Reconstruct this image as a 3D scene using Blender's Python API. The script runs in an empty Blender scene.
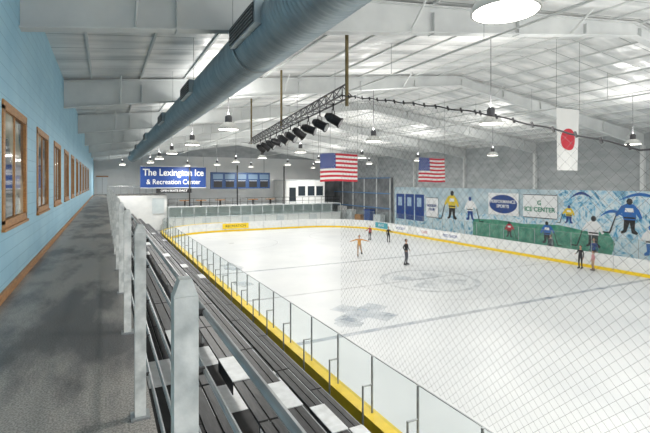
import bpy, bmesh, math, random
from mathutils import Vector, Matrix
random.seed(4)
scene = bpy.context.scene
scene.view_settings.view_transform = 'Standard'

# ------------------------------------------------------------------ materials
MATS = {}
def mat(name, col, rough=0.6, metal=0.0, col2=None, nscale=3.0, bump=0.0, stretch=(1,1,1), emit=0, spec=0.5, lo=0.35, hi=0.65, detail=6):
    if name in MATS: return MATS[name]
    m = bpy.data.materials.new(name); m.use_nodes = True
    nt = m.node_tree; b = nt.nodes['Principled BSDF']
    b.inputs['Base Color'].default_value = (*col, 1)
    b.inputs['Roughness'].default_value = rough
    b.inputs['Metallic'].default_value = metal
    b.inputs['Specular IOR Level'].default_value = spec
    if emit:
        b.inputs['Emission Color'].default_value = (*col, 1)
        b.inputs['Emission Strength'].default_value = emit
    if col2 is not None or bump:
        tc = nt.nodes.new('ShaderNodeNewGeometry')
        mp = nt.nodes.new('ShaderNodeMapping'); mp.inputs['Scale'].default_value = stretch
        nz = nt.nodes.new('ShaderNodeTexNoise'); nz.inputs['Scale'].default_value = nscale
        nz.inputs['Detail'].default_value = detail
        nt.links.new(tc.outputs['Position'], mp.inputs['Vector'])
        nt.links.new(mp.outputs['Vector'], nz.inputs['Vector'])
        if col2 is not None:
            cr = nt.nodes.new('ShaderNodeValToRGB')
            cr.color_ramp.elements[0].position = lo; cr.color_ramp.elements[0].color = (*col, 1)
            cr.color_ramp.elements[1].position = hi; cr.color_ramp.elements[1].color = (*col2, 1)
            nt.links.new(nz.outputs['Fac'], cr.inputs['Fac'])
            nt.links.new(cr.outputs['Color'], b.inputs['Base Color'])
        if bump:
            bp = nt.nodes.new('ShaderNodeBump'); bp.inputs['Strength'].default_value = bump
            bp.inputs['Distance'].default_value = 0.02
            nt.links.new(nz.outputs['Fac'], bp.inputs['Height'])
            nt.links.new(bp.outputs['Normal'], b.inputs['Normal'])
    MATS[name] = m
    return m

def glass_mat(name, tint, clear=0.88):
    m = bpy.data.materials.new(name); m.use_nodes = True
    nt = m.node_tree; nt.nodes.clear()
    o = nt.nodes.new('ShaderNodeOutputMaterial'); mx = nt.nodes.new('ShaderNodeMixShader')
    t = nt.nodes.new('ShaderNodeBsdfTransparent'); t.inputs[0].default_value = (0.95,0.97,0.97,1)
    g = nt.nodes.new('ShaderNodeBsdfPrincipled'); g.inputs['Base Color'].default_value = (*tint,1)
    g.inputs['Roughness'].default_value = 0.12
    mx.inputs[0].default_value = 1-clear
    nt.links.new(t.outputs[0], mx.inputs[1]); nt.links.new(g.outputs[0], mx.inputs[2]); nt.links.new(mx.outputs[0], o.inputs[0])
    return m

M_white = mat('painted_white', (0.84,0.84,0.82), 0.5, col2=(0.77,0.78,0.77), nscale=1.5)
M_yel = mat('yellow_board', (0.92,0.66,0.02), 0.4, col2=(0.84,0.58,0.02), nscale=4)
M_steel = mat('galv_steel', (0.42,0.44,0.45), 0.4, 0.6, col2=(0.3,0.32,0.33), nscale=8)
M_pipe = mat('rail_pipe', (0.40,0.42,0.43), 0.35, 0.5, col2=(0.28,0.30,0.31), nscale=8)
M_post = mat('weathered_post', (0.78,0.79,0.77), 0.6, col2=(0.52,0.54,0.53), nscale=12, bump=0.2)
M_black = mat('black_paint', (0.02,0.02,0.022), 0.45)
M_dark = mat('dark_plank', (0.020,0.020,0.022), 0.42, 0.0, col2=(0.05,0.05,0.053), nscale=5, bump=0.1, stretch=(6,1,1))
M_tread = mat('tread_grey', (0.03,0.03,0.032), 0.6, col2=(0.015,0.015,0.016), nscale=4)
M_alum = mat('light_plate', (0.80,0.82,0.83), 0.4, col2=(0.65,0.67,0.67), nscale=6)
M_wood = mat('orange_wood', (0.50,0.24,0.07), 0.45, col2=(0.34,0.15,0.045), nscale=10, stretch=(4,0.6,4))
M_glass = glass_mat('rink_glass', (0.6,0.7,0.7), 0.965)
M_net = mat('net_cord', (0.11,0.11,0.115), 0.8)
M_navy = mat('navy_vinyl', (0.015,0.06,0.26), 0.5)
M_wtxt = mat('white_vinyl', (0.88,0.89,0.9), 0.5)
M_beam = mat('beam_white', (0.74,0.76,0.75), 0.45, col2=(0.62,0.64,0.64), nscale=1.0)

# ------------------------------------------------------------------ mesh builder
class MB:
    def __init__(s): s.v=[]; s.f=[]; s.m=[]; s.mats=[]
    def mi(s, m):
        if m not in s.mats: s.mats.append(m)
        return s.mats.index(m)
    def add(s, vs, fs, m):
        o=len(s.v); s.v += [tuple(v) for v in vs]; i=s.mi(m)
        for f in fs: s.f.append([o+k for k in f]); s.m.append(i)
    def box(s, a, b, m):
        x0,y0,z0=a; x1,y1,z1=b
        s.add([(x0,y0,z0),(x1,y0,z0),(x1,y1,z0),(x0,y1,z0),(x0,y0,z1),(x1,y0,z1),(x1,y1,z1),(x0,y1,z1)],
              [(0,3,2,1),(4,5,6,7),(0,1,5,4),(1,2,6,5),(2,3,7,6),(3,0,4,7)], m)
    def cyl(s, p, q, r, m, n=8, r2=None, caps=True):
        p=Vector(p); q=Vector(q); r2 = r if r2 is None else r2
        d=(q-p).normalized(); a=Vector((0,0,1)) if abs(d.z)<0.9 else Vector((1,0,0))
        u=d.cross(a).normalized(); w=d.cross(u)
        vs=[]
        for c,rr in ((p,r),(q,r2)):
            for k in range(n):
                t=2*math.pi*k/n; vs.append(c+u*math.cos(t)*rr+w*math.sin(t)*rr)
        fs=[(k,(k+1)%n,n+(k+1)%n,n+k) for k in range(n)]
        if caps: fs += [tuple(range(n))[::-1], tuple(range(n,2*n))]
        s.add(vs,fs,m)
    def lathe(s, c, prof, m, n=20):
        vs=[]
        for r,z in prof:
            for k in range(n):
                t=2*math.pi*k/n; vs.append((c[0]+r*math.cos(t), c[1]+r*math.sin(t), c[2]+z))
        fs=[]
        for j in range(len(prof)-1):
            for k in range(n):
                fs.append((j*n+k, j*n+(k+1)%n, (j+1)*n+(k+1)%n, (j+1)*n+k))
        s.add(vs,fs,m)
    def prism(s, pts, axis, a, b, m):
        n=len(pts)
        def P(p,t):
            return {'y':(p[0],t,p[1]),'x':(t,p[0],p[1]),'z':(p[0],p[1],t)}[axis]
        vs=[P(p,a) for p in pts]+[P(p,b) for p in pts]
        fs=[tuple(range(n)), tuple(range(n,2*n))[::-1]]+[(k,n+k,n+(k+1)%n,(k+1)%n) for k in range(n)]
        s.add(vs,fs,m)
    def obj(s, name, smooth=False, parent=None, fix=True):
        me=bpy.data.meshes.new(name); me.from_pydata(s.v,[],s.f)
        for m in s.mats: me.materials.append(m)
        for p,i in zip(me.polygons,s.m): p.material_index=i
        if fix:
            bm=bmesh.new(); bm.from_mesh(me); bmesh.ops.recalc_face_normals(bm, faces=bm.faces); bm.to_mesh(me); bm.free()
        if smooth:
            for p in me.polygons: p.use_smooth=True
            try: me.set_sharp_from_angle(angle=math.radians(40))
            except Exception: pass
        o=bpy.data.objects.new(name,me); scene.collection.objects.link(o)
        if parent: o.parent=parent
        return o

def text(body, size, loc, rot, m, name, parent=None, ext=0.004, align='CENTER', off=0.018):
    c=bpy.data.curves.new(name,'FONT'); c.body=body; c.size=size; c.align_x=align; c.align_y='CENTER'; c.extrude=ext
    c.offset = size*off
    c.materials.append(m); o=bpy.data.objects.new(name,c); scene.collection.objects.link(o)
    o.location=loc; o.rotation_euler=rot
    if parent: o.parent=parent
    return o
ROT_Y=(math.radians(90),0,0)
ROT_X=(math.radians(90),0,math.radians(-90))

# ------------------------------------------------------------------ camera
cam=bpy.data.cameras.new('camera'); cam.lens=24; cam.sensor_width=36; cam.shift_y=-0.053
co=bpy.data.objects.new('camera',cam); scene.collection.objects.link(co)
co.location=(0,0,6); co.rotation_euler=(math.radians(90),0,math.radians(-26.93)); scene.camera=co
cam.clip_start=0.05; cam.clip_end=300

XL,XR,YN,YF=-1.24,34.0,-12.0,63.0
XB0,XB1,YB0,YB1=5.14,30.3,-9.0,52.0
ridge=16.4
def ceil_z(x): return 11.6-abs(x-ridge)*0.12
# ------------------------------------------------------------------ shell
b=MB(); b.box((XL-0.3,YN,-0.3),(XR+0.3,YF+0.3,-0.02),mat('concrete',(0.22,0.22,0.22),0.7,col2=(0.3,0.3,0.3))); b.obj('floor')

mc=bpy.data.materials.new('ceiling_insulation'); mc.use_nodes=True
nt=mc.node_tree; bs=nt.nodes['Principled BSDF']; bs.inputs['Roughness'].default_value=0.36; bs.inputs['Metallic'].default_value=0.15
g=nt.nodes.new('ShaderNodeNewGeometry')
nz=nt.nodes.new('ShaderNodeTexNoise'); nz.inputs['Scale'].default_value=0.9; nz.inputs['Detail'].default_value=7
mp=nt.nodes.new('ShaderNodeMapping'); mp.inputs['Scale'].default_value=(0.5,2.2,1)
nt.links.new(g.outputs['Position'],mp.inputs['Vector']); nt.links.new(mp.outputs['Vector'],nz.inputs['Vector'])
cr=nt.nodes.new('ShaderNodeValToRGB'); cr.color_ramp.elements[0].position=0.32; cr.color_ramp.elements[1].position=0.60
cr.color_ramp.elements[0].color=(0.60,0.62,0.62,1); cr.color_ramp.elements[1].color=(0.88,0.88,0.87,1)
nt.links.new(nz.outputs['Fac'],cr.inputs['Fac'])
wv=nt.nodes.new('ShaderNodeTexWave'); wv.bands_direction='X'; wv.inputs['Scale'].default_value=0.2; wv.inputs['Distortion'].default_value=0.0
nt.links.new(g.outputs['Position'],wv.inputs['Vector'])
wv2=nt.nodes.new('ShaderNodeTexWave'); wv2.bands_direction='Y'; wv2.inputs['Scale'].default_value=0.26; wv2.inputs['Distortion'].default_value=0.6
nt.links.new(g.outputs['Position'],wv2.inputs['Vector'])
ad=nt.nodes.new('ShaderNodeMath'); ad.operation='ADD'; nt.links.new(wv.outputs['Fac'],ad.inputs[0]); nt.links.new(wv2.outputs['Fac'],ad.inputs[1])
ad2=nt.nodes.new('ShaderNodeMath'); ad2.operation='ADD'; nt.links.new(ad.outputs[0],ad2.inputs[0]); nt.links.new(nz.outputs['Fac'],ad2.inputs[1])
bp=nt.nodes.new('ShaderNodeBump'); bp.inputs['Strength'].default_value=0.8; bp.inputs['Distance'].default_value=0.10
nt.links.new(ad2.outputs[0],bp.inputs['Height']); nt.links.new(bp.outputs['Normal'],bs.inputs['Normal'])
sx=nt.nodes.new('ShaderNodeSeparateXYZ'); nt.links.new(g.outputs['Position'],sx.inputs[0])
mo=nt.nodes.new('ShaderNodeMath'); mo.operation='PINGPONG'; mo.inputs[1].default_value=0.60; nt.links.new(sx.outputs['Y'],mo.inputs[0])
lt=nt.nodes.new('ShaderNodeMath'); lt.operation='LESS_THAN'; lt.inputs[1].default_value=0.022; nt.links.new(mo.outputs[0],lt.inputs[0])
mxx=nt.nodes.new('ShaderNodeMix'); mxx.data_type='RGBA'; mxx.inputs[7].default_value=(0.36,0.38,0.38,1)
nt.links.new(lt.outputs[0],mxx.inputs[0]); nt.links.new(cr.outputs['Color'],mxx.inputs[6]); nt.links.new(mxx.outputs[2],bs.inputs['Base Color'])
b=MB()
x0,x1=XL-0.3,XR+0.3
b.prism([(x0,ceil_z(x0)),(ridge,ceil_z(ridge)),(x1,ceil_z(x1)),(x1,ceil_z(x1)+0.2),(ridge,ceil_z(ridge)+0.2),(x0,ceil_z(x0)+0.2)],'y',YN,YF+0.3,mc)
b.obj('ceiling')

b=MB()
xx=-0.4
while xx<XR:
    z=ceil_z(xx); b.box((xx-0.03,YN,z-0.06),(xx+0.03,YF,z+0.01),M_beam); xx+=1.55
b.obj('roof_purlins')

b=MB()
RY=[-7.8,0.4,8.6,17.1,25.7,34.1,42.4,50.6,58.6]
def depth(x):
    t=min(1,abs(x-ridge)/(ridge-XL)); return 0.5+0.45*t
for y in RY:
    xs=[XL,5,10,ridge,22.8,27.8,XR]
    top=[(x,ceil_z(x)-0.06) for x in xs]; bot=[(x,ceil_z(x)-depth(x)) for x in xs]
    b.prism(top+bot[::-1],'y',y-0.012,y+0.012,M_beam)
    for i in range(len(xs)-1):
        p,q=bot[i],bot[i+1]
        b.prism([(p[0],p[1]),(q[0],q[1]),(q[0],q[1]-0.03),(p[0],p[1]-0.03)],'y',y-0.13,y+0.13,M_beam)
        p,q=top[i],top[i+1]
        b.prism([(p[0],p[1]),(q[0],q[1]),(q[0],q[1]-0.03),(p[0],p[1]-0.03)],'y',y-0.13,y+0.13,M_beam)
    x=0.5
    k=0
    while x<XR-1:
        if k%2==0:
            zb=ceil_z(x)-depth(x)+0.02
            b.cyl((x,y+0.05,zb),(x,y+0.75,ceil_z(x)-0.05),0.03,M_beam,5)
            b.cyl((x,y-0.05,zb),(x,y-0.75,ceil_z(x)-0.05),0.03,M_beam,5)
        b.box((x+0.7,y-0.12,ceil_z(x)-depth(x)+0.05),(x+0.72,y+0.12,ceil_z(x)-0.15),M_beam)
        x+=3.1; k+=1
    b.box((XR-0.3,y-0.12,5.4),(XR,y+0.12,ceil_z(XR)-0.9),M_beam)
b.obj('roof_rafters')

mw=bpy.data.materials.new('blue_siding'); mw.use_nodes=True
nt=mw.node_tree; bs=nt.nodes['Principled BSDF']; bs.inputs['Roughness'].default_value=0.55
g=nt.nodes.new('ShaderNodeNewGeometry'); nz=nt.nodes.new('ShaderNodeTexNoise'); nz.inputs['Scale'].default_value=1.2
nt.links.new(g.outputs['Position'],nz.inputs['Vector'])
cr=nt.nodes.new('ShaderNodeValToRGB'); cr.color_ramp.elements[0].position=0.3; cr.color_ramp.elements[1].position=0.7
cr.color_ramp.elements[0].color=(0.31,0.57,0.73,1); cr.color_ramp.elements[1].color=(0.40,0.66,0.80,1)
nt.links.new(nz.outputs['Fac'],cr.inputs['Fac'])
sx=nt.nodes.new('ShaderNodeSeparateXYZ'); nt.links.new(g.outputs['Position'],sx.inputs[0])
mo=nt.nodes.new('ShaderNodeMath'); mo.operation='PINGPONG'; mo.inputs[1].default_value=0.10; nt.links.new(sx.outputs['Z'],mo.inputs[0])
lt=nt.nodes.new('ShaderNodeMath'); lt.operation='LESS_THAN'; lt.inputs[1].default_value=0.006; nt.links.new(mo.outputs[0],lt.inputs[0])
mxx=nt.nodes.new('ShaderNodeMix'); mxx.data_type='RGBA'; mxx.inputs[7].default_value=(0.24,0.47,0.61,1)
nt.links.new(lt.outputs[0],mxx.inputs[0]); nt.links.new(cr.outputs['Color'],mxx.inputs[6]); nt.links.new(mxx.outputs[2],bs.inputs['Base Color'])
bp=nt.nodes.new('ShaderNodeBump'); bp.inputs['Strength'].default_value=0.4; bp.inputs['Distance'].default_value=0.02
nt.links.new(mo.outputs[0],bp.inputs['Height']); nt.links.new(bp.outputs['Normal'],bs.inputs['Normal'])
WZ0,WZ1=5.42,7.05
wins=[(7.26+3.33*i, 7.26+3.33*i+1.85) for i in range(-2,11)]
b=MB()
b.box((XL-0.2,YN,-0.02),(XL,YF,WZ0),mw); b.box((XL-0.2,YN,WZ1),(XL,YF,ceil_z(XL)-0.0),mw)
prev=YN
for a,c in wins:
    b.box((XL-0.2,prev,WZ0),(XL,a,WZ1),mw); prev=c
b.box((XL-0.2,prev,WZ0),(XL,YF,WZ1),mw)
b.obj('wall_left')
mpane=mat('window_pane',(0.07,0.08,0.08),0.06,col2=(0.50,0.46,0.34),nscale=1.1,spec=0.9,lo=0.45,hi=0.55,detail=1)  # opaque pane: noise paints dark reflections over a beige interior
for i,(a,c) in enumerate(wins):
    b=MB(); t=0.13
    b.box((XL-0.05,a+0.02,WZ0+0.02),(XL-0.02,c-0.02,WZ1-0.02),mpane)
    for (p,q) in (((a-t*0.6,WZ0-t*0.6),(c+t*0.6,WZ0+t*0.4)),((a-t*0.6,WZ1-t*0.4),(c+t*0.6,WZ1+t*0.6)),((a-t*0.6,WZ0),(a+t*0.4,WZ1)),((c-t*0.4,WZ0),(c+t*0.6,WZ1))):
        b.box((XL-0.06,p[0],p[1]),(XL+0.02,q[0],q[1]),M_wood)
    b.box((XL-0.05,a-0.1,WZ0-0.10),(XL+0.045,c+0.1,WZ0-0.06),M_wood)
    ym=(a+c)/2
    b.box((XL-0.05,ym-0.025,WZ0),(XL-0.005,ym+0.025,WZ1),M_wood)
    b.obj('window_%d'%(i+1))
b=MB(); b.box((XL,YN,4.4),(XL+0.035,57,4.52),M_wood); b.obj('baseboard_left')

mgrey=mat('wall_insulation',(0.50,0.52,0.53),0.6,col2=(0.36,0.39,0.40),nscale=0.8,stretch=(1,1,3))
b=MB(); b.box((XL-0.2,YF,-0.02),(XR+0.2,YF+0.2,9.6),mat('far_wall_white',(0.88,0.88,0.87),0.6,col2=(0.78,0.80,0.80),nscale=0.5))
b.prism([(XL,9.6),(XR,9.6),(ridge,11.6)],'y',YF,YF+0.2,mgrey); b.obj('wall_far')
b=MB(); b.box((XR,YN,-0.02),(XR+0.2,YF,9.5),mgrey); b.obj('wall_right')

# ------------------------------------------------------------------ walkway
mfl=bpy.data.materials.new('speckled_rubber'); mfl.use_nodes=True
nt=mfl.node_tree; bs=nt.nodes['Principled BSDF']; bs.inputs['Roughness'].default_value=0.36
g=nt.nodes.new('ShaderNodeNewGeometry')
n1=nt.nodes.new('ShaderNodeTexNoise'); n1.inputs['Scale'].default_value=75; n1.inputs['Detail'].default_value=3
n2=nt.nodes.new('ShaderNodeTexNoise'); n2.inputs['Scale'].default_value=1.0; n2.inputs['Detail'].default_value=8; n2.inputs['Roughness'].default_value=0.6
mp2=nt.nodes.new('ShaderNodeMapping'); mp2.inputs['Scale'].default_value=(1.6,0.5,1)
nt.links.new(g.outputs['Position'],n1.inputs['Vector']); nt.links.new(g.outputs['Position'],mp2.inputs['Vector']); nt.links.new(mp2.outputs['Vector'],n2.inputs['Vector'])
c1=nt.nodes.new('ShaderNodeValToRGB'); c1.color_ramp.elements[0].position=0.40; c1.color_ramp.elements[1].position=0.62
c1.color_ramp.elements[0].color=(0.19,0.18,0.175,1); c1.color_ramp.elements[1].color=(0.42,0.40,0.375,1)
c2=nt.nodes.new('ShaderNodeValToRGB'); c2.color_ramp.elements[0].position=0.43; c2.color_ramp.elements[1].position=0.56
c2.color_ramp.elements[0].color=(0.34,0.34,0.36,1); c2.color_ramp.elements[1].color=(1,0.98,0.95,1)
nt.links.new(n1.outputs['Fac'],c1.inputs['Fac']); nt.links.new(n2.outputs['Fac'],c2.inputs['Fac'])
mm=nt.nodes.new('ShaderNodeMix'); mm.data_type='RGBA'; mm.blend_type='MULTIPLY'; mm.inputs[0].default_value=1
nt.links.new(c1.outputs['Color'],mm.inputs[6]); nt.links.new(c2.outputs['Color'],mm.inputs[7]); nt.links.new(mm.outputs[2],bs.inputs['Base Color'])
b=MB(); b.box((XL,YN,4.2),(0.30,57,4.4),mfl); b.box((0.26,YN,3.3),(0.30,57,4.2),M_dark); b.obj('floor_walkway')

# guard railing
b=MB(); XP=0.215
py=1.36-1.85*4
while py<56:
    w=0.035
    if py>0.9 or py<-0.5:
        b.box((XP-w,py-w,4.4),(XP+w,py+w,5.66),M_post)
        b.prism([(XP-w,5.66),(XP+w,5.66),(XP+w*0.5,5.71),(XP-w*0.5,5.71)],'y',py-w*0.8,py+w*0.8,M_post)
        b.box((XP-0.06,py-0.06,4.4),(XP+0.06,py+0.06,4.415),M_steel)
        for z in (5.60,5.42,5.18,4.94,4.68):
            b.cyl((XP+w,py,z),(XP+0.06,py,z),0.012,M_black,6)
    py+=1.85
for z,r in ((5.60,0.010),(5.42,0.008),(5.18,0.008),(4.94,0.009),(4.68,0.010)):
    b.cyl((XP+0.06,YN,z),(XP+0.06,56,z),r,M_pipe,8)
b.obj('guard_railing')

# ------------------------------------------------------------------ bleachers with light-treaded aisles
b=MB(); N=5
PIT=0.78; RISE=0.56
Y0,Y1=-6,50
for i in range(N):
    xs_=0.80+PIT*i; zs=3.80-RISE*i
    zt=zs-0.42
    xt=xs_-0.48
    y=Y0
    while y<Y1:
        y2=min(Y1,y+3.6)
        b.box((xt,y,zt-0.05),(xt+0.21,y2-0.02,zt),M_tread)
        b.box((xt+0.23,y,zt-0.05),(xt+0.44,y2-0.02,zt),M_tread)
        b.box((xt+0.46,y,zt-0.05),(xt+0.76,y2-0.02,zt),M_tread)
        b.box((xs_,y,zs-0.04),(xs_+0.12,y2-0.04,zs),M_dark)
        b.box((xs_+0.14,y,zs-0.04),(xs_+0.26,y2-0.04,zs),M_dark)
        b.box((xs_+0.245,y,zs-0.08),(xs_+0.262,y2-0.04,zs+0.002),M_steel)
        y+=3.6
    y=Y0+0.3
    while y<Y1:
        b.box((xs_+0.12,y,zt-0.6),(xs_+0.17,y+0.05,zs-0.04),M_steel)
        b.box((xt,y,zt-0.12),(xt+0.76,y+0.05,zt-0.05),M_steel)
        y+=1.8
    # aisle step plates on the seat level and on the footboards
    for ya in (5.9,20.4,34.6):
        b.box((xs_-0.01,ya,zs),(xs_+0.27,ya+0.85,zs+0.015),M_alum)
        b.box((xs_-0.01,ya,zs-0.18),(xs_,ya+0.85,zs),M_tread)
        b.box((xs_-0.30,ya,zt),(xs_+0.3,ya+0.85,zt+0.012),M_alum)
for (i,y,l) in ((1,4.2,0.9),(2,3.9,1.0),(1,7.6,0.9),(2,8.0,1.0),(3,8.4,0.9)):
    xs_=0.80+PIT*i; zt=3.80-RISE*i-0.42
    b.box((xs_-0.25,y,zt),(xs_+0.28,y+l,zt+0.010),M_alum)
b.box((4.20,-6,0.55),(4.70,50,0.60),M_tread)
b.box((4.68,-6,0.0),(4.72,50,0.62),M_black)
b.box((0.32,49.95,0.0),(4.7,50,1.2),M_white)
b.obj('bleachers')

# ------------------------------------------------------------------ rink boards
R=7.5
def rpath(x0,x1,y0,y1,r,n=12):
    P=[]
    for cx,cy,a0 in ((x1-r,y1-r,0),(x0+r,y1-r,90),(x0+r,y0+r,180),(x1-r,y0+r,270)):
        for k in range(n+1):
            a=math.radians(a0+90*k/n); P.append((cx+r*math.cos(a),cy+r*math.sin(a),math.cos(a),math.sin(a)))
    return P
PATH=rpath(XB0,XB1,YB0,YB1,R)
def sweep(b,o0,o1,z0,z1,m,path=PATH,closed=True):
    n=len(path); vs=[]
    for (x,y,nx,ny) in path:
        for (o,z) in ((o0,z0),(o1,z0),(o1,z1),(o0,z1)): vs.append((x+nx*o,y+ny*o,z))
    fs=[]
    rng=n if closed else n-1
    for i in range(rng):
        j=(i+1)%n
        for k in range(4): fs.append((i*4+k,i*4+(k+1)%4,j*4+(k+1)%4,j*4+k))
    b.add(vs,fs,m)
mi=bpy.data.materials.new('ice'); mi.use_nodes=True
nt=mi.node_tree; bs=nt.nodes['Principled BSDF']
g=nt.nodes.new('ShaderNodeNewGeometry')
n1=nt.nodes.new('ShaderNodeTexNoise'); n1.inputs['Scale'].default_value=0.22; n1.inputs['Detail'].default_value=8; n1.inputs['Roughness'].default_value=0.6
n2=nt.nodes.new('ShaderNodeTexNoise'); n2.inputs['Scale'].default_value=5; n2.inputs['Detail'].default_value=8
for n in (n1,n2): nt.links.new(g.outputs['Position'],n.inputs['Vector'])
c1=nt.nodes.new('ShaderNodeValToRGB'); c1.color_ramp.elements[0].position=0.3; c1.color_ramp.elements[1].position=0.6
c1.color_ramp.elements[0].color=(0.63,0.65,0.665,1); c1.color_ramp.elements[1].color=(0.72,0.735,0.74,1)
nt.links.new(n1.outputs['Fac'],c1.inputs['Fac']); nt.links.new(c1.outputs['Color'],bs.inputs['Base Color'])
rr=nt.nodes.new('ShaderNodeMapRange'); rr.inputs[3].default_value=0.25; rr.inputs[4].default_value=0.5
nt.links.new(n2.outputs['Fac'],rr.inputs[0]); nt.links.new(rr.outputs[0],bs.inputs['Roughness'])
bs.inputs['Specular IOR Level'].default_value=0.35
b=MB(); n=len(PATH)
b.add([(p[0],p[1],0.0) for p in PATH]+[(p[0],p[1],-0.018) for p in PATH],[tuple(range(n)),tuple(range(n,2*n))[::-1]]+[(k,n+k,n+(k+1)%n,(k+1)%n) for k in range(n)],mi)
b.obj('ice_sheet')
def fademat(name,col,a,ns=1.0,lo=0.3):
    m=bpy.data.materials.new(name); m.use_nodes=True; nt=m.node_tree
    bs=nt.nodes['Principled BSDF']; bs.inputs['Base Color'].default_value=(*col,1); bs.inputs['Roughness'].default_value=0.4
    g=nt.nodes.new('ShaderNodeNewGeometry'); nz=nt.nodes.new('ShaderNodeTexNoise'); nz.inputs['Scale'].default_value=ns; nz.inputs['Detail'].default_value=8
    nt.links.new(g.outputs['Position'],nz.inputs['Vector'])
    r=nt.nodes.new('ShaderNodeMapRange'); r.inputs[1].default_value=0.35; r.inputs[2].default_value=0.65; r.inputs[3].default_value=a*lo; r.inputs[4].default_value=a
    nt.links.new(nz.outputs['Fac'],r.inputs[0]); nt.links.new(r.outputs[0],bs.inputs['Alpha'])
    return m
M_mark=fademat('faded_blue_paint',(0.28,0.36,0.46),0.42,lo=0.5)
M_red=fademat('faded_red_paint',(0.48,0.45,0.50),0.3)
M_blotch=fademat('ice_blotch',(0.34,0.42,0.50),0.42,1.0,0.2)  # translucent grey-blue patches laid over the ice
M_logo=fademat('faded_logo_paint',(0.36,0.46,0.57),0.30,0.9,0.1)
b=MB()
def strip(x0,y0,x1,y1,m,z=0.004):
    b.add([(x0,y0,z),(x1,y0,z),(x1,y1,z),(x0,y1,z)],[(0,1,2,3)],m)
strip(XB0+.02,14.6,XB1-.02,14.9,M_mark); strip(XB0+.02,28,XB1-.02,28.3,M_mark); strip(XB0+.02,21.1,XB1-.02,21.3,M_red); strip(XB0+2,48,XB1-2,48.06,M_red)
def ring(cx,cy,r0,r1,m,z=0.006,a0=0,a1=360,n=48):
    vs=[];fs=[]
    for k in range(n+1):
        a=math.radians(a0+(a1-a0)*k/n)
        vs+= [(cx+r0*math.cos(a),cy+r0*math.sin(a),z),(cx+r1*math.cos(a),cy+r1*math.sin(a),z)]
    for k in range(n): fs.append((2*k,2*k+1,2*k+3,2*k+2))
    b.add(vs,fs,m)
cx=(XB0+XB1)/2
ring(cx,20.8,4.5,4.56,M_red); ring(cx,20.8,2.7,3.0,M_logo,0.005)
for k in range(4):
    a=math.radians(45+90*k)
    pts=[(0.3*math.cos(a-.8),0.3*math.sin(a-.8)),(2.3*math.cos(a-.35),2.3*math.sin(a-.35)),(2.3*math.cos(a+.35),2.3*math.sin(a+.35)),(0.3*math.cos(a+.8),0.3*math.sin(a+.8))]
    b.add([(cx+p[0],20.8+p[1],0.0055) for p in pts],[(0,1,2,3)],M_logo)
for x in (cx-6.7,cx+6.7): ring(x,42,4.5,4.56,M_red); ring(x,42,0.01,0.3,M_red,0.007)
def blob(cx,cy,rx,ry,m,z=0.008,n=40,jag=0.35):
    rs=[1+random.uniform(-jag,jag) for _ in range(n)]
    rs=[(rs[i]+rs[i-1]+rs[(i+1)%n])/3 for i in range(n)]
    vs=[(cx+rx*rs[k]*math.cos(2*math.pi*k/n),cy+ry*rs[k]*math.sin(2*math.pi*k/n),z) for k in range(n)]
    b.add(vs,[tuple(range(n))],m)
blob(8.0,30.3,0.6,1.4,M_blotch,.009); blob(7.2,25.0,0.5,0.9,M_blotch)
def cross(cx_,cy_,L,wd,ang):
    pts=[(-wd,-L),(wd,-L),(wd,-wd),(L,-wd),(L,wd),(wd,wd),(wd,L),(-wd,L),(-wd,wd),(-L,wd),(-L,-wd),(-wd,-wd)]
    ca,sa=math.cos(ang),math.sin(ang)
    b.add([(cx_+x*ca-y*sa,cy_+x*sa+y*ca,0.009) for x,y in pts],[tuple(range(12))],M_blotch)
cross(10.6,17.0,1.5,0.55,0.5)
blob(9.2,16.0,0.6,0.7,M_blotch,0.010)
b.obj('ice_markings',fix=False)

M_boardw=mat('board_white',(0.82,0.83,0.82),0.35,col2=(0.72,0.74,0.74),nscale=3)
b=MB()
sweep(b,0.0,0.08,0.22,1.06,M_boardw); sweep(b,-0.012,0.09,0.0,0.22,M_yel)
sweep(b,-0.01,0.10,1.06,1.10,M_boardw)
LEFTP=PATH[13:40]
sweep(b,-0.015,0.30,1.102,1.13,M_yel,path=LEFTP,closed=False)
sweep(b,0.12,0.295,0.86,1.10,M_yel,path=LEFTP,closed=False)
def along(spacing,path=PATH):
    out=[];n=len(path);carry=0
    for i in range(n):
        p,q=path[i],path[(i+1)%n]; L=math.hypot(q[0]-p[0],q[1]-p[1])
        if L<1e-6: continue
        s=carry
        while s<L:
            t=s/L; out.append((p[0]+(q[0]-p[0])*t,p[1]+(q[1]-p[1])*t,p[2]+(q[2]-p[2])*t,p[3]+(q[3]-p[3])*t)); s+=spacing
        carry=s-L
    return out
for (x,y,nx,ny) in along(2.4):
    b.cyl((x-nx*0.012,y-ny*0.012,0.0),(x-nx*0.012,y-ny*0.012,1.05),0.012,M_steel,4)
boards=b.obj('rink_boards')
b=MB()
sweep(b,0.05,0.062,1.13,2.30,M_glass)
for (x,y,nx,ny) in along(1.5):
    if x<XB0+0.1 or (x<XB0+3 and y>40):
        b.cyl((x+nx*0.11,y+ny*0.11,1.12),(x+nx*0.11,y+ny*0.11,2.33),0.024,M_steel,8)
        b.cyl((x+nx*0.34,y+ny*0.34,0.55),(x+nx*0.34,y+ny*0.34,1.75),0.022,M_steel,8)
        b.cyl((x+nx*0.34,y+ny*0.34,1.73),(x+nx*0.11,y+ny*0.11,1.73),0.018,M_steel,6)
    else:
        b.cyl((x+nx*0.06,y+ny*0.06,1.11),(x+nx*0.06,y+ny*0.06,2.32),0.02,M_steel,6)
sweep(b,0.045,0.067,2.30,2.315,M_steel)
b.obj('glass_panels',parent=boards)
b=MB(); b.box((12.6,51.90,0.35),(15.8,51.97,0.98),M_yel); s=b.obj('advert_sign',parent=boards)
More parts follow.
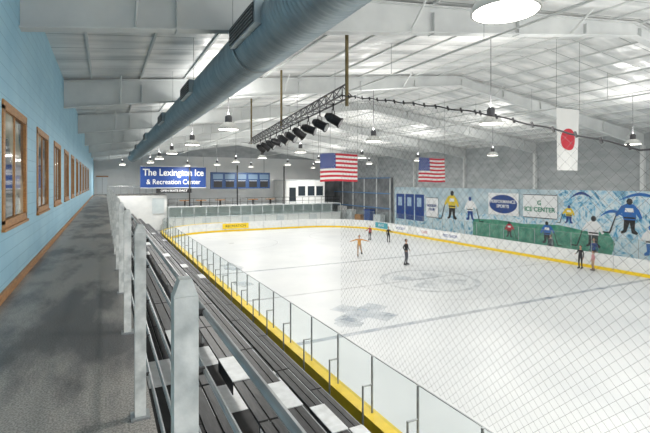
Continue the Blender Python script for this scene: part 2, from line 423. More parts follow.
text('RECREATION',0.42,(14.2,51.89,0.66),ROT_Y,M_black,'lettering',s,off=0)
mred=mat('ad_red',(0.45,0.06,0.05),0.4); mteal=mat('ad_teal',(0.06,0.34,0.42),0.4)
for (y,l,m,t,tm) in ((43.0,2.6,mteal,'SKATE',M_wtxt),(39.0,2.8,M_wtxt,'HOCKEY',M_navy),(35,2.4,M_wtxt,'CAFE',mred),(31,2.8,M_wtxt,'PRO SHOP',M_navy)):
    b=MB(); b.box((30.22,y,0.34),(30.285,y+l,1.0),m); s=b.obj('advert_sign',parent=boards)
    text(t,0.42,(30.21,y+l/2,0.67),ROT_X,tm,'lettering',s,off=0)

# ------------------------------------------------------------------ spectator net
b=MB(); XN=5.10
def ntop(y):
    pts=[(-4,6.2),(2.6,6.35),(4.8,7.05),(6.2,7.4),(9.2,8.1)]
    for (a,za),(c,zc) in zip(pts,pts[1:]):
        if a<=y<=c: return za+(zc-za)*(y-a)/(c-a)
    return 6.2
sp=0.15; r=0.0016; Y0n,Y1n,zb=-2.0,9.2,2.32
for sgn in (1,-1):
    c=-14.0
    while c<26:
        run=None; seg=[]
        def zz(y): return c+sgn*y
        y=Y0n
        while y<=Y1n+1e-6:
            z=zz(y); inside = zb<=z<=ntop(y)
            if inside:
                if run is None: run=y
                last=y
            if (not inside) and run is not None:
                seg.append((run,last)); run=None
            y+=0.05
        if run is not None: seg.append((run,last))
        for a,e in seg:
            if e-a>0.04: b.cyl((XN+sgn*0.002,a,zz(a)),(XN+sgn*0.002,e,zz(e)),r,M_net,3,caps=False)
        c+=sp
yy=Y0n
prev=None
while yy<=Y1n:
    p=(XN,yy,ntop(yy)+0.01*math.sin(yy*9))
    if prev: b.cyl(prev,p,0.012,M_black,5)
    if int(yy*10)%3==0: b.cyl((XN,yy,ntop(yy)-0.03),(XN,yy+0.03,ntop(yy)+0.04),0.017,M_black,5)
    prev=p; yy+=0.1
b.obj('safety_net')

# ------------------------------------------------------------------ duct
mdu=mat('spiral_duct_metal',(0.34,0.42,0.47),0.42,0.5,col2=(0.46,0.54,0.58),nscale=2,stretch=(1,3,1))
b=MB(); XD,ZD,RD=2.6,8.57,0.46
nseg=28; vs=[];rings=[]
step=0.11
cnt=int((49.5-1.5)/step)
for i in range(cnt+1):
    for dy,rr in ((0,RD),(0.012,RD+0.010),(0.030,RD+0.010),(0.042,RD)):
        rings.append((1.5+i*step+dy,rr))
for (y,rr) in rings:
    for k in range(nseg):
        a=2*math.pi*k/nseg; vs.append((XD+rr*math.cos(a),y,ZD+rr*math.sin(a)))
fs=[]
for j in range(len(rings)-1):
    for k in range(nseg): fs.append((j*nseg+k,j*nseg+(k+1)%nseg,(j+1)*nseg+(k+1)%nseg,(j+1)*nseg+k))
fs.append(tuple(range(nseg))); fs.append(tuple(range((len(rings)-1)*nseg,len(rings)*nseg)))
b.add(vs,fs,mdu)
mgr=mat('grille_dark',(0.05,0.05,0.055),0.5)
for yv in (6.4,12.2,18.5,26.5,35.0,43.0):
    xo=XD-RD
    b.box((xo-0.10,yv,ZD-0.12),(xo+0.12,yv+1.5,ZD+0.24),mdu)
    b.box((xo-0.115,yv+0.05,ZD-0.09),(xo-0.10,yv+1.45,ZD+0.21),mgr)
    for k in range(5):
        b.box((xo-0.125,yv+0.06,ZD-0.07+k*0.06),(xo-0.112,yv+1.44,ZD-0.06+k*0.06),M_steel)
for y in range(4,50,4):
    for s_ in (-1,1):
        b.cyl((XD+s_*(RD+0.01),y,ZD),(XD+s_*(RD+0.01),y,ceil_z(XD+s_*RD)),0.006,M_steel,4)
    b.cyl((XD,y-0.02,ZD),(XD,y+0.02,ZD),RD+0.016,M_steel,28,caps=False)
b.obj('air_duct',smooth=True)

# ------------------------------------------------------------------ high bay lamps
WARM=(1,0.97,0.92)
mlens=mat('lamp_lens',(1,0.97,0.90),0.5,emit=6)
mlamp=mat('lamp_shade',(0.60,0.60,0.57),0.35,0.1,emit=0.1)
mhous=mat('lamp_housing',(0.12,0.12,0.13),0.4,0.4)
def lamp(x,y,zb=7.95,e1=180):
    e=bpy.data.objects.new('high_bay_lamp',None); scene.collection.objects.link(e); e.location=(x,y,zb)
    b=MB()
    b.lathe((0,0,0),[(0.36,0.0),(0.385,0.0),(0.385,0.03),(0.34,0.12),(0.24,0.22),(0.14,0.27),(0.13,0.27)],mlamp)
    b.lathe((0,0,0),[(0.001,0.02),(0.36,0.02),(0.36,0.0)],mlens)
    b.lathe((0,0,0),[(0.13,0.27),(0.13,0.48),(0.08,0.54),(0.001,0.54)],mhous)
    b.cyl((0,0,0.54),(0,0,0.64),0.03,M_steel,8)
    b.cyl((0,0,0.6),(0,0,ceil_z(x)-zb),0.012,mhous,6)
    b.obj('shade',smooth=True,parent=e)
    l=bpy.data.lights.new('lamp_light','AREA'); l.shape='DISK'; l.size=0.68; l.energy=e1; l.color=WARM
    lo=bpy.data.objects.new('bulb',l); scene.collection.objects.link(lo); lo.parent=e; lo.location=(0,0,-0.005)
    l=bpy.data.lights.new('ceiling_fill_light','AREA'); l.shape='DISK'; l.size=0.5; l.energy=85; l.color=WARM  # added upward fill for the ceiling, standing in for light through the shade
    lo=bpy.data.objects.new('ceiling_fill',l); scene.collection.objects.link(lo); lo.parent=e; lo.location=(0,0,0.56); lo.rotation_euler=(math.pi,0,0)
LP=[]
for y in (-4,3.5,16,23.5,31.3,39,47): LP.append((4.1,y))
for y in (-4.5,3,10.4,17.5,26.2,34,42,50): LP.append((11.5,y))
for y in (1,12.8,22.8,31.3,39.5,48): LP.append((24.4 if y<20 else 25.4,y))
for y in (-3,5,30,38,46): LP.append((18.6,y))
for x,y in LP: lamp(x,y)
for x in (1.8,9,17,26): lamp(x,54.8,e1=330)  # extra lamps added only to brighten the far wall

# ------------------------------------------------------------------ stage lighting truss
mbr=mat('bronze_pole',(0.16,0.12,0.05),0.45,0.3,col2=(0.24,0.19,0.09),nscale=5)
b=MB()
A=Vector((5.30,9.25,8.12)); B=Vector((7.0,22.5,8.05)); D=(B-A)
for dz in (0,0.30):
    for dx in ((-0.14,0.14) if dz==0 else (0,)):
        b.cyl(A+Vector((dx,0,dz)),B+Vector((dx,0,dz)),0.025,mhous,7)
nn=22
for i in range(nn):
    p=A+D*(i/nn); q=A+D*((i+0.5)/nn); r_=A+D*((i+1)/nn)
    for dx in (-0.14,0.14):
        b.cyl(p+Vector((dx,0,0)),q+Vector((0,0,0.30)),0.012,mhous,5); b.cyl(q+Vector((0,0,0.30)),r_+Vector((dx,0,0)),0.012,mhous,5)
    b.cyl(p+Vector((-0.14,0,0)),p+Vector((0.14,0,0)),0.012,mhous,5)
for t in (0.0,0.5,1.0):
    p=A+D*t
    b.cyl(p+Vector((0,0,-0.25 if t==0 else 0)),Vector((p.x,p.y,ceil_z(p.x))),0.045,mbr,8)
truss=b.obj('stage_lighting_truss')
mcan=mat('par_can_black',(0.025,0.025,0.028),0.4,0.2)
for i in range(10):
    p=A+D*(0.08+0.083*i)+Vector((0.05,0,0))
    b=MB(); z=p.z
    c=Vector((p.x,p.y,z-0.42))
    d=Vector((0.75,-0.35+random.uniform(-0.5,0.5),-0.55+random.uniform(-.2,.25))).normalized()
    b.cyl((p.x,p.y,z),(p.x,p.y,z-0.18),0.02,mcan,6)
    s_=d.cross(Vector((0,0,1))).normalized()
    for sg in (-1,1):
        b.cyl(Vector((p.x,p.y,z-0.18)),Vector((p.x,p.y,z-0.18))+s_*0.16*sg,0.012,mcan,5)
        b.cyl(Vector((p.x,p.y,z-0.18))+s_*0.16*sg,c+s_*0.16*sg,0.012,mcan,5)
    b.cyl(c-d*0.12,c+d*0.20,0.13,mcan,14)
    b.cyl(c-d*0.24,c-d*0.12,0.07,mcan,14,r2=0.13)
    b.cyl(c+d*0.20,c+d*0.23,0.15,mcan,14)
    b.cyl(c+d*0.222,c+d*0.235,0.115,mat('par_lens',(0.5,0.5,0.5),0.15),14)
    b.obj('par_can',smooth=True,parent=truss)

# ------------------------------------------------------------------ flags
mfr=mat('flag_red',(0.55,0.03,0.05),0.7); mfw=mat('flag_white',(0.78,0.78,0.76),0.7); mfb=mat('flag_blue',(0.02,0.05,0.25),0.7)
def usflag(cx,cy,cz,w,h,ph):
    b=MB(); nx=30
    def P(u,v,off=0):
        return (cx+(u-0.5)*w, cy+0.06*math.sin(u*9+ph)*(1.1-v)+off, cz+(v-0.5)*h+0.04*math.sin(u*4+ph)+ (u-0.5)*0.06)
    for j in range(13):
        for i in range(nx):
            u0,u1,v0,v1=i/nx,(i+1)/nx,j/13,(j+1)/13
            m = mfb if (j>=6 and i<12) else (mfr if j%2==0 else mfw)
            b.add([P(u0,v0),P(u1,v0),P(u1,v1),P(u0,v1)],[(0,1,2,3)],m)
    for r_ in range(9):
        for c_ in range(6 if r_%2==0 else 5):
            u=(0.033+c_*0.066+(0 if r_%2==0 else 0.033)); v=1-(0.03+r_*0.058)-0.01
            for off in (-0.008,0.008):
                pts=[]
                for k in range(10):
                    a=math.pi/2+k*math.pi/5; rr=(0.022 if k%2==0 else 0.010)
                    pts.append(P(u+rr*math.cos(a)*h/w,v+rr*math.sin(a),off))
                b.add(pts,[tuple(range(10))],mfw)
    b.cyl((cx-w/2-0.05,cy,cz+h/2+0.02),(cx+w/2+0.05,cy,cz+h/2+0.08),0.015,M_steel,6)
    for sx_ in (-1,1): b.cyl((cx+sx_*w/2,cy,cz+h/2+0.05),(cx+sx_*w/2,cy,ceil_z(cx+sx_*w/2)),0.006,M_black,4)
    b.obj('american_flag',fix=False)
usflag(12.05,21.9,6.82,2.45,1.6,0.3); usflag(18.3,21.2,6.75,2.05,1.5,1.4)
b=MB(); cx_,cy_,cz_=16.0,10.7,7.65; w,h=1.4,2.4
def JP(u,v,off=0): return (cx_+(u-0.5)*w*(1-0.06*(1-v)), cy_+0.05*math.sin(u*8)*(1.2-v)+off, cz_+(v-0.5)*h)
for j in range(16):
    for i in range(14):
        b.add([JP(i/14,j/16),JP((i+1)/14,j/16),JP((i+1)/14,(j+1)/16),JP(i/14,(j+1)/16)],[(0,1,2,3)],mfw)
for off in (-0.008,0.008):
    ctr=JP(0.5,0.5,off); ringp=[]
    for rr in (0.5,1.0):
        ringp.append([JP(0.5+0.30*rr*math.cos(2*math.pi*k/32),0.5+0.30*rr*w/h*math.sin(2*math.pi*k/32),off) for k in range(32)])
    b.add([ctr]+ringp[0],[(0,k+1,(k+1)%32+1) for k in range(32)],mfr)
    b.add(ringp[0]+ringp[1],[(k,(k+1)%32,32+(k+1)%32,32+k) for k in range(32)],mfr)
b.cyl((cx_-w/2-0.04,cy_,cz_+h/2),(cx_+w/2+0.04,cy_,cz_+h/2),0.018,M_steel,6)
for s_ in (-1,1): b.cyl((cx_+s_*w/2,cy_,cz_+h/2),(cx_+s_*w/2,cy_,ceil_z(cx_+s_*w/2)),0.006,M_black,4)
b.obj('japanese_flag',fix=False)

# ------------------------------------------------------------------ far end buildings
mshade=mat('pale_grey_paint',(0.70,0.73,0.74),0.5,col2=(0.60,0.64,0.66),nscale=1)
mdkwin=mat('dark_window',(0.03,0.04,0.05),0.1)
b=MB()
b.box((7,56,0),(31,62.9,1.55),M_white)
b.box((7,55.95,1.55),(31,56.05,1.65),mshade)
b.box((7,56.0,2.85),(31,62.9,2.95),mshade)
b.box((7,58.5,1.5),(31,58.6,2.85),mat('greenish_back',(0.60,0.68,0.66),0.5,col2=(0.78,0.83,0.81),nscale=0.7))
x=7.0
while x<=31.01:
    b.box((x-0.04,55.97,1.6),(x+0.04,56.05,2.9),mshade); x+=1.5
b.box((7,56.0,1.65),(31,56.02,2.85),M_glass)
for x in (11,16,21,26):
    b.box((x,55.96,0.25),(x+1.1,55.99,1.45),mshade)
for k in range(25):
    b.cyl((7+k,56.3,2.95),(7+k,56.3,3.9),0.025,M_black,5)
for z in (3.4,3.9): b.cyl((7,56.3,z),(31,56.3,z),0.025,M_black,5)
for x in (9.5,15.6,22.2): b.box((x-0.07,56.2,2.95),(x+0.07,56.35,8.2),M_black)
for x in (8.5,10.5,13.0,17.5,20.0):
    b.box((x,57,3.6),(x+1.2,57.8,3.68),M_wood); b.box((x+0.5,57.3,2.95),(x+0.7,57.5,3.6),M_black)
b.obj('spectator_lounge_box')
b=MB()
b.box((23.2,58,2.96),(29.4,62.9,6.2),M_white)
for (x0,x1,z0,z1) in ((23.7,24.7,3.2,5.2),(25.1,26.2,4.0,5.4),(26.6,27.7,4.0,5.4),(28.0,29.1,4.0,5.4)):
    b.box((x0,57.96,z0),(x1,58.0,z1),mdkwin)
    b.box((x0-0.06,57.95,z1),(x1+0.06,57.99,z1+0.07),mshade); b.box((x0-0.06,57.95,z0-0.07),(x1+0.06,57.99,z0),mshade)
b.box((23.0,57.9,6.2),(29.6,62.9,6.35),mshade)
b.obj('rink_office')
b=MB()
b.box((-1.2,57.2,0),(6.9,62.8,4.35),M_white)
b.box((-1.2,57.2,4.35),(6.9,62.8,4.45),mfl)
for k in range(9): b.cyl((1.0+k*0.7,57.3,4.45),(1.0+k*0.7,57.3,5.5),0.025,M_steel,5)
b.cyl((0.6,57.3,5.5),(6.9,57.3,5.5),0.03,M_steel,6)
b.box((5.2,57.12,2.1),(6.6,57.2,4.0),mshade); b.box((5.3,57.1,2.2),(6.5,57.14,3.9),M_glass)
b.obj('end_platform')
b=MB()
b.box((-0.9,62.85,4.45),(0.3,62.98,6.7),mat('pale_door',(0.8,0.84,0.86),0.4))
b.box((-1.0,62.83,6.65),(0.4,62.95,6.8),M_wood); b.box((-0.32,62.82,4.45),(-0.28,62.9,6.7),M_steel); b.obj('door_1')
# banner
b=MB(); b.box((3.8,56.7,5.25),(11.6,56.75,7.95),M_navy)
b.box((3.8,56.68,5.25),(11.6,56.7,5.31),M_wtxt); b.box((3.8,56.68,7.89),(11.6,56.7,7.95),M_wtxt)
b.box((5.6,56.68,4.65),(9.8,56.74,5.2),M_black)
for x in (4.0,11.3): b.cyl((x,56.73,7.8),(x,56.73,ceil_z(x)-0.02),0.02,M_steel,5)
bn=b.obj('hanging_banner')
text('The Lexington Ice',1.15,(7.7,56.67,7.15),ROT_Y,M_wtxt,'title_lettering',bn,ext=0.01).scale=(0.86,1,1)
text('& Recreation Center',0.86,(7.7,56.67,6.0),ROT_Y,M_wtxt,'subtitle_lettering',bn,ext=0.01,off=0.006).scale=(0.88,1,1)
text('OPEN SKATE DAILY',0.36,(7.7,56.66,4.93),ROT_Y,M_wtxt,'strip_lettering',bn,ext=0.01)
# scoreboard
b=MB(); b.box((12.4,57.6,5.1),(20.6,57.9,7.3),mat('scoreboard_blue',(0.03,0.07,0.18),0.4))
mpl=mat('scoreboard_panel',(0.16,0.24,0.34),0.4)
for i in range(5):
    x=12.7+i*1.6; b.box((x,57.56,6.4),(x+1.3,57.6,7.05),mpl)
    b.box((x+0.1,57.56,5.3),(x+1.2,57.6,6.1),M_black)
    b.box((x+0.1,57.55,6.15),(x+1.2,57.6,6.2),mshade)
for x in (13.2,19.8): b.cyl((x,57.75,7.3),(x,57.75,ceil_z(x)),0.04,M_steel,5)
b.obj('scoreboard')
# equipment bay
b=MB()
mdk=mat('bay_recess_shade',(0.12,0.135,0.145),0.6,col2=(0.24,0.25,0.26),nscale=1)  # flat panels: the darkness of the open recess is put into their colour
b.box((31.2,62.7,0),(33.9,62.95,7.0),mdk); b.box((33.6,47,0),(33.98,62.6,6.6),mdk)
for y in (47,50.2,53.4,56.6,59.8): b.box((33.5,y,0),(33.6,y+0.15,6.6),M_beam)
for z in (2.4,4.4,6.5): b.box((33.45,47,z),(33.6,62.6,z+0.12),mat('blue_frame',(0.10,0.25,0.48),0.5))
for (y,h_,m) in ((48,1.6,mshade),(50.5,2.2,M_navy),(53,1.3,M_wood),(55.5,1.9,mshade),(58.2,2.3,M_white)):
    b.box((32.6,y,0),(33.4,y+1.6,h_),m)
b.obj('storage_bay')

# ------------------------------------------------------------------ mural wall
mm_=bpy.data.materials.new('mural_paint'); mm_.use_nodes=True; nt=mm_.node_tree; bs=nt.nodes['Principled BSDF']; bs.inputs['Roughness'].default_value=0.6
g=nt.nodes.new('ShaderNodeNewGeometry')
n1=nt.nodes.new('ShaderNodeTexNoise'); n1.inputs['Scale'].default_value=0.5; n1.inputs['Detail'].default_value=7; n1.inputs['Distortion'].default_value=2.2; n1.inputs['Roughness'].default_value=0.7
nt.links.new(g.outputs['Position'],n1.inputs['Vector'])
c1=nt.nodes.new('ShaderNodeValToRGB'); E=c1.color_ramp.elements
E[0].position=0.30; E[0].color=(0.02,0.09,0.22,1); E[1].position=0.76; E[1].color=(0.04,0.24,0.36,1)
for p,c in ((0.39,(0.09,0.38,0.62,1)),(0.45,(0.48,0.70,0.82,1)),(0.53,(0.80,0.86,0.89,1)),(0.59,(0.32,0.60,0.76,1)),(0.66,(0.04,0.20,0.40,1))):
    e=E.new(p); e.color=c
nt.links.new(n1.outputs['Fac'],c1.inputs['Fac']); nt.links.new(c1.outputs['Color'],bs.inputs['Base Color'])
b=MB()
b.box((33.93,-8,0.3),(33.975,46.6,5.35),mm_)
mg=mat('mural_green',(0.03,0.24,0.16),0.6,col2=(0.14,0.40,0.27),nscale=2)
mgy=mat('mural_grey_sky',(0.38,0.52,0.60),0.6,col2=(0.62,0.72,0.76),nscale=1)
def wallpoly(pts,m,off): b.prism(pts,'x',33.93-off-0.004,33.93-off+0.002,m)
wallpoly([(46.5,2.4),(46.5,5.35),(24,5.35),(23,4.2),(24,3.0)],mgy,0.004)
wallpoly([(33,0.4),(33,2.2),(30,2.35),(27,2.2),(23.5,2.4),(21,2.1),(19.5,2.2),(19,1.4),(19.3,0.4)],mg,0.008)
for y in (40.7,42.6,44.5): wallpoly([(y,1.3),(y+1.7,1.3),(y+1.7,4.5),(y,4.5)],M_navy,0.010)
for y in (41.2,43.1,45.0): wallpoly([(y,3.0),(y+0.8,3.0),(y+0.8,4.1),(y,4.1)],mat('mural_pale',(0.4,0.55,0.7),0.6),0.016)
my=mat('mural_yellow',(0.80,0.60,0.05),0.6); mjb=mat('mural_jersey_blue',(0.03,0.16,0.50),0.6)
def player(yc,z0,s,c1_,c2_,fl=1):
    Q=lambda pts:[(yc+fl*p[0]*s,z0+p[1]*s) for p in pts]
    wallpoly(Q([(-0.5,0),(-0.15,0.1),(0.0,0.9),(0.25,0.15),(0.6,0.0),(0.65,0.15),(0.45,0.3),(0.4,1.2),(-0.4,1.2),(-0.35,0.4),(-0.6,0.15)]),c2_,0.022)
    wallpoly(Q([(-0.45,1.1),(0.45,1.1),(0.55,1.6),(0.95,1.3),(1.05,1.5),(0.6,2.15),(0.2,2.35),(-0.3,2.3),(-0.65,1.9),(-0.9,1.3),(-0.7,1.2),(-0.45,1.6)]),c1_,0.028)
    wallpoly(Q([(0.22*math.cos(a*math.pi/6),2.5+0.25*math.sin(a*math.pi/6)) for a in range(12)]),c2_,0.034)
    wallpoly(Q([(-0.3,1.7),(0.35,1.7),(0.3,2.0),(-0.25,2.0)]),M_wtxt,0.034)
    wallpoly(Q([(-0.42,1.2),(0.42,1.2),(0.43,1.32),(-0.43,1.32)]),M_black,0.034)
    wallpoly(Q([(0.95,1.4),(1.02,1.4),(1.5,0.05),(2.0,0.05),(2.0,-0.05),(1.42,-0.05)]),M_black,0.034)
player(36.0,1.9,1.15,my,M_black,1); player(33.4,2.0,0.9,M_wtxt,M_navy,-1)
player(20.6,0.9,0.9,M_wtxt,M_black,1); player(24.6,0.7,0.7,mjb,M_black,-1); player(18.0,2.2,0.95,mjb,M_black,1); player(16.6,0.8,0.8,M_wtxt,mjb,-1); player(14.5,1.0,0.9,mfr,M_black,-1); player(28.5,0.8,0.55,mfr,M_black,-1); player(22.6,2.6,0.55,my,M_navy,1)
for (y0_,z0_,L_,c_) in ((18.8,4.6,3.0,mjb),(17.2,1.6,3.2,mat('mural_teal',(0.02,0.35,0.42),0.6)),(22.6,4.6,2.0,M_navy),(13.2,3.4,3.0,mjb),(20.2,3.3,2.0,mjb)):
    ts=[i/10 for i in range(11)]
    up_=[(y0_-L_*t,z0_+0.5*math.sin(t*3.1)+0.13*math.sin(t*math.pi)) for t in ts]
    dn_=[(y0_-L_*t,z0_+0.5*math.sin(t*3.1)-0.08*math.sin(t*math.pi)-0.01) for t in ts]
    wallpoly(up_+dn_[::-1],c_,0.018)
b.obj('wall_mural')
def sign(y0,y1,z0,z1,m,txt,sz,mt,name='wall_sign',ell=False):
    b=MB()
    if ell:
        b.box((33.82,y0,z0),(33.88,y1,z1),M_wtxt)
        n=28; b.prism([((y0+y1)/2+(y1-y0)*0.46*math.cos(2*math.pi*k/n),(z0+z1)/2+(z1-z0)*0.42*math.sin(2*math.pi*k/n)) for k in range(n)],'x',33.80,33.82,m)
    else:
        b.box((33.82,y0,z0),(33.88,y1,z1),m); b.box((33.81,y0,z1-0.05),(33.82,y1,z1),M_black); b.box((33.81,y0,z0),(33.82,y1,z0+0.05),M_black)
    o=b.obj(name)
    for i,t in enumerate(txt):
        text(t,sz,(33.785,(y0+y1)/2,(z0+z1)/2+(len(txt)/2-0.5-i)*sz*1.05),ROT_X,mt,'lettering',o,ext=0.01)
sign(27.4,30.9,2.85,4.95,M_navy,['PERFORMANCE','SPORTS'],0.42,M_wtxt,ell=True)
sign(23.6,26.9,2.85,4.9,M_wtxt,['G','ICE CENTER'],0.55,mg)
sign(38.2,40.2,1.9,4.2,M_wtxt,['HOCKEY','CLUB'],0.4,M_navy)
b=MB()
for y in (22,26.5):
    b.box((31.2,y,0.45),(31.6,y+3.6,0.5),M_wood)
    for k in (0.2,1.8,3.4): b.box((31.25,y+k,0),(31.55,y+k+0.06,0.45),M_steel)
b.obj('player_bench')

b=MB(); b.box((14.4,27.5,6.9),(16.2,28.3,7.6),mhous)
for k in range(6): b.box((14.45,27.46,6.98+k*0.1),(16.15,27.5,7.02+k*0.1),M_steel)
for x in (14.6,16.0): b.cyl((x,27.9,7.6),(x,27.9,ceil_z(x)),0.015,M_steel,5)
b.obj('unit_heater')
b=MB()
b.cyl((8.6,-5,9.6),(8.6,60,9.6),0.03,M_beam,6)
b.cyl((20.8,-5,9.8),(20.8,60,9.8),0.04,M_beam,6)
for y in range(-4,60,4):
    b.cyl((8.6,y,9.6),(8.6,y,ceil_z(8.6)),0.01,M_steel,4); b.cyl((20.8,y,9.8),(20.8,y,ceil_z(20.8)),0.01,M_steel,4)
b.obj('sprinkler_pipes')

# ------------------------------------------------------------------ people
mskin=mat('skin',(0.55,0.33,0.23),0.55)
mhair=mat('hair_dark',(0.03,0.02,0.015),0.6); mhairb=mat('hair_brown',(0.14,0.07,0.03),0.6)
def person(name,loc,heading,scale,top,legs,hair,pose={},longhair=False):
    J={'pel':(0,0,.97,.13,.105),'sp':(0,0,1.13,.12,.095),'ch':(0,0,1.32,.15,.105),'nb':(0,0,1.47,.07,.065),'nk':(0,0,1.56,.05,.05)}
    for s,n in ((1,'R'),(-1,'L')):
        J['sh'+n]=(.17*s,0,1.42,.058,.058); J['el'+n]=(.23*s,-.03,1.14,.042,.042); J['wr'+n]=(.25*s,.05,.90,.028,.028); J['pa'+n]=(.255*s,.07,.84,.034,.018)
        J['hi'+n]=(.095*s,0,.90,.088,.088); J['kn'+n]=(.11*s,.03,.52,.058,.058); J['an'+n]=(.11*s,-.02,.14,.042,.042); J['to'+n]=(.12*s,.13,.075,.04,.03)
    for k,v in pose.items(): J[k]=tuple(v)+J[k][3:]
    E=[('pel','sp'),('sp','ch'),('ch','nb'),('nb','nk')]
    for n in 'RL': E+=[('ch','sh'+n),('sh'+n,'el'+n),('el'+n,'wr'+n),('wr'+n,'pa'+n),('pel','hi'+n),('hi'+n,'kn'+n),('kn'+n,'an'+n),('an'+n,'to'+n)]
    for n,s in (('R',1),('L',-1)):
        w=Vector(J['wr'+n][:3]); p=Vector(J['pa'+n][:3]); d=(p-w).normalized()
        side=d.cross(Vector((1,0,0.2))).normalized()
        for k,L in enumerate((.07,.08,.075,.06)):
            a='f%d%s'%(k,n); base=p+side*(0.027-0.018*k)
            m1=base+d*L*0.55; m2=m1+(d+Vector((-s*0.35,0,0))).normalized()*L*0.5
            J[a]=(*m1,.009,.009); J[a+'t']=(*m2,.007,.007); E+=[('pa'+n,a),(a,a+'t')]
        t=w+d*0.03+side*0.05; J['th'+n]=(*t,.010,.010); t2=t+d*0.04; J['th2'+n]=(*t2,.008,.008); E+=[('wr'+n,'th'+n),('th'+n,'th2'+n)]
    keys=list(J); idx={k:i for i,k in enumerate(keys)}
    me=bpy.data.meshes.new(name); me.from_pydata([J[k][:3] for k in keys],[(idx[a],idx[c]) for a,c in E],[])
    o=bpy.data.objects.new(name,me); scene.collection.objects.link(o)
    md=o.modifiers.new('skin','SKIN'); md.use_smooth_shade=True
    sv=me.skin_vertices[0].data
    for i,k in enumerate(keys): sv[i].radius=(J[k][3],J[k][4]); sv[i].use_root=(k=='pel')
    o.modifiers.new('sub','SUBSURF').levels=1
    bpy.context.view_layer.update()
    dg=bpy.context.evaluated_depsgraph_get(); nm=bpy.data.meshes.new_from_object(o.evaluated_get(dg))
    o.modifiers.clear(); o.data=nm; nm.materials.clear()
    for m in (top,legs,mskin): nm.materials.append(m)
    V={k:Vector(J[k][:3]) for k in keys}
    def dist(p,a,c):
        ab=c-a; t=max(0,min(1,(p-a).dot(ab)/max(1e-9,ab.length_squared))); return (p-(a+ab*t)).length
    for p in nm.polygons:
        c=p.center; best=min(E,key=lambda e:dist(c,V[e[0]],V[e[1]]))
        k=best[1]
        if k[:2] in ('pa','th') or k[0]=='f' or k=='nk': p.material_index=2
        elif k[:2] in ('hi','kn','an','to'): p.material_index=1
        else: p.material_index=0
        p.use_smooth=True
    nk=V['nk']; up=(V['nk']-V['nb']).normalized(); up=(up+Vector((0,0,1))).normalized()
    hc=nk+up*0.105
    b=MB()
    def ell(c,rx,ry,rz,m,n=14,mm=10,shape=None):
        vs=[];fs=[]
        for j in range(mm+1):
            ph=math.pi*j/mm
            for k2 in range(n):
                th=2*math.pi*k2/n; x,y,z=math.sin(ph)*math.cos(th),math.sin(ph)*math.sin(th),math.cos(ph)
                if shape: x,y,z=shape(x,y,z)
                vs.append((c[0]+x*rx,c[1]+y*ry,c[2]+z*rz))
        for j in range(mm):
            for k2 in range(n): fs.append((j*n+k2,j*n+(k2+1)%n,(j+1)*n+(k2+1)%n,(j+1)*n+k2))
        b.add(vs,fs,m)
    ell(hc,.074,.093,.118,mskin,shape=lambda x,y,z:(x*(1-0.25*max(0,-z)),y*(1-0.12*max(0,-z)),z))
    ell(hc+Vector((0,-.022,.022)),.083,.092,.112,hair)
    if longhair: ell(hc+Vector((0,-.10,.0)),.035,.05,.07,hair,8,6); ell(hc+Vector((0,-.12,-.09)),.025,.03,.09,hair,8,6)
    b.cyl(hc+Vector((0,.085,.01)),hc+Vector((0,.112,-.022)),.008,mskin,6,r2=.014)
    for s in (-1,1):
        ell(hc+Vector((s*.03,.083,.008)),.011,.008,.007,M_black,8,6); ell(hc+Vector((s*.075,-.002,-.005)),.010,.02,.03,mskin,8,6)
    ell(hc+Vector((0,.082,-.055)),.022,.008,.006,mat('lips',(0.4,0.13,0.11),0.5),8,6)
    b.obj('head',smooth=True,parent=o)
    b=MB()
    for n in 'RL':
        a=V['an'+n]; t=V['to'+n]; fdir=(t-a); fdir.z=0; fdir.normalize()
        heel=a-fdir*0.05
        b.cyl(a+Vector((0,0,.06)),Vector((a.x,a.y,t.z-.02)),.052,M_black,10)
        b.cyl(Vector((heel.x,heel.y,t.z)),t+fdir*.05,.042,M_black,10,r2=.03)
        if name!='spectator':
            p1=Vector((heel.x,heel.y,t.z-.035)); p2=t+fdir*.08; p2.z=t.z-.035
            sd=Vector((-fdir.y,fdir.x,0))*.004
            vs=[p1-sd,p2-sd,p2+sd,p1+sd]; dn=Vector((0,0,-.04))
            b.add(vs+[v+dn for v in vs],[(0,1,2,3),(4,5,6,7),(0,1,5,4),(1,2,6,5),(2,3,7,6),(3,0,4,7)],M_steel)
    b.obj('skates' if name!='spectator' else 'shoes',parent=o)
    o.location=loc; o.rotation_euler=(0,0,heading); o.scale=(scale,)*3
    return o
mor=mat('top_orange',(0.65,0.32,0.08),0.7); mtan=mat('tan_leggings',(0.45,0.30,0.20),0.7)
mblk=mat('cloth_black',(0.02,0.02,0.025),0.8); mgryc=mat('cloth_grey',(0.08,0.085,0.10),0.8); mpk=mat('cloth_pink',(0.55,0.28,0.30),0.8); mrd=mat('cloth_red',(0.35,0.05,0.05),0.8)
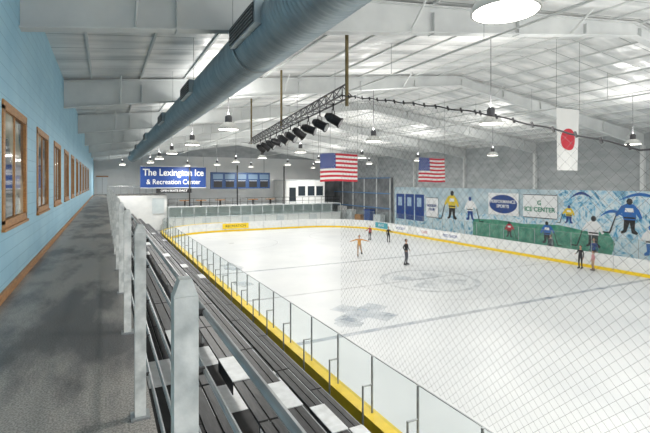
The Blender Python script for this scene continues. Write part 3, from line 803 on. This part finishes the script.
person('figure_skater',(18.1,29.6,0.01),math.radians(150),1.05,mor,mtan,mhairb,{
 'sp':(0,.05,1.12),'ch':(0,.14,1.28),'nb':(0,.21,1.40),'nk':(0,.25,1.48),
 'shR':(.17,.15,1.37),'elR':(.42,.10,1.28),'wrR':(.64,.08,1.2),'paR':(.70,.08,1.18),
 'shL':(-.17,.15,1.37),'elL':(-.40,.28,1.32),'wrL':(-.60,.42,1.3),'paL':(-.66,.46,1.29),
 'knR':(.10,.10,.53),'anR':(.10,0,.15),'toR':(.10,.15,.075),
 'knL':(-.14,-.12,.55),'anL':(-.2,-.42,.32),'toL':(-.24,-.50,.20)},True)
person('ice_skater',(19.4,25.25,0.01),math.radians(200),1.05,mblk,mgryc,mhair,{
 'elR':(.30,-.05,1.18),'wrR':(.26,.12,1.02),'paR':(.22,.17,1.0),'elL':(-.30,-.05,1.18),'wrL':(-.26,.12,1.02),'paL':(-.22,.17,1.0),
 'knR':(.14,.08,.52),'anR':(.17,-.02,.14),'toR':(.20,.12,.075),'knL':(-.12,.02,.52),'anL':(-.14,-.05,.14),'toL':(-.16,.10,.075)})
person('ice_skater',(24.4,37.8,0.01),math.radians(120),0.85,mrd,mblk,mhairb,{'elR':(.33,0,1.2),'wrR':(.5,.1,1.1),'paR':(.55,.12,1.09)},True)
person('ice_skater',(25.1,35.5,0.01),math.radians(170),0.88,mblk,mblk,mhair,{'elL':(-.3,.05,1.2),'wrL':(-.42,.2,1.15),'paL':(-.46,.25,1.15)})
person('ice_skater',(29.3,18.7,0.01),math.radians(90),0.9,mblk,mblk,mhair,{'elR':(.22,.10,1.2),'wrR':(.18,.34,1.15),'paR':(.17,.40,1.15)})
person('ice_skater',(29.4,17.9,0.01),math.radians(60),0.75,mpk,mtan,mhairb,{},True)
person('spectator',(32.3,23.1,-0.05),math.radians(90),1.0,mgryc,mblk,mhair)
person('spectator',(32.3,19.6,-0.05),math.radians(95),1.05,M_navy,mblk,mhairb)

w=bpy.data.worlds.new('world'); scene.world=w; w.use_nodes=True
w.node_tree.nodes['Background'].inputs[0].default_value=(1.0,0.99,0.97,1); w.node_tree.nodes['Background'].inputs[1].default_value=2.0
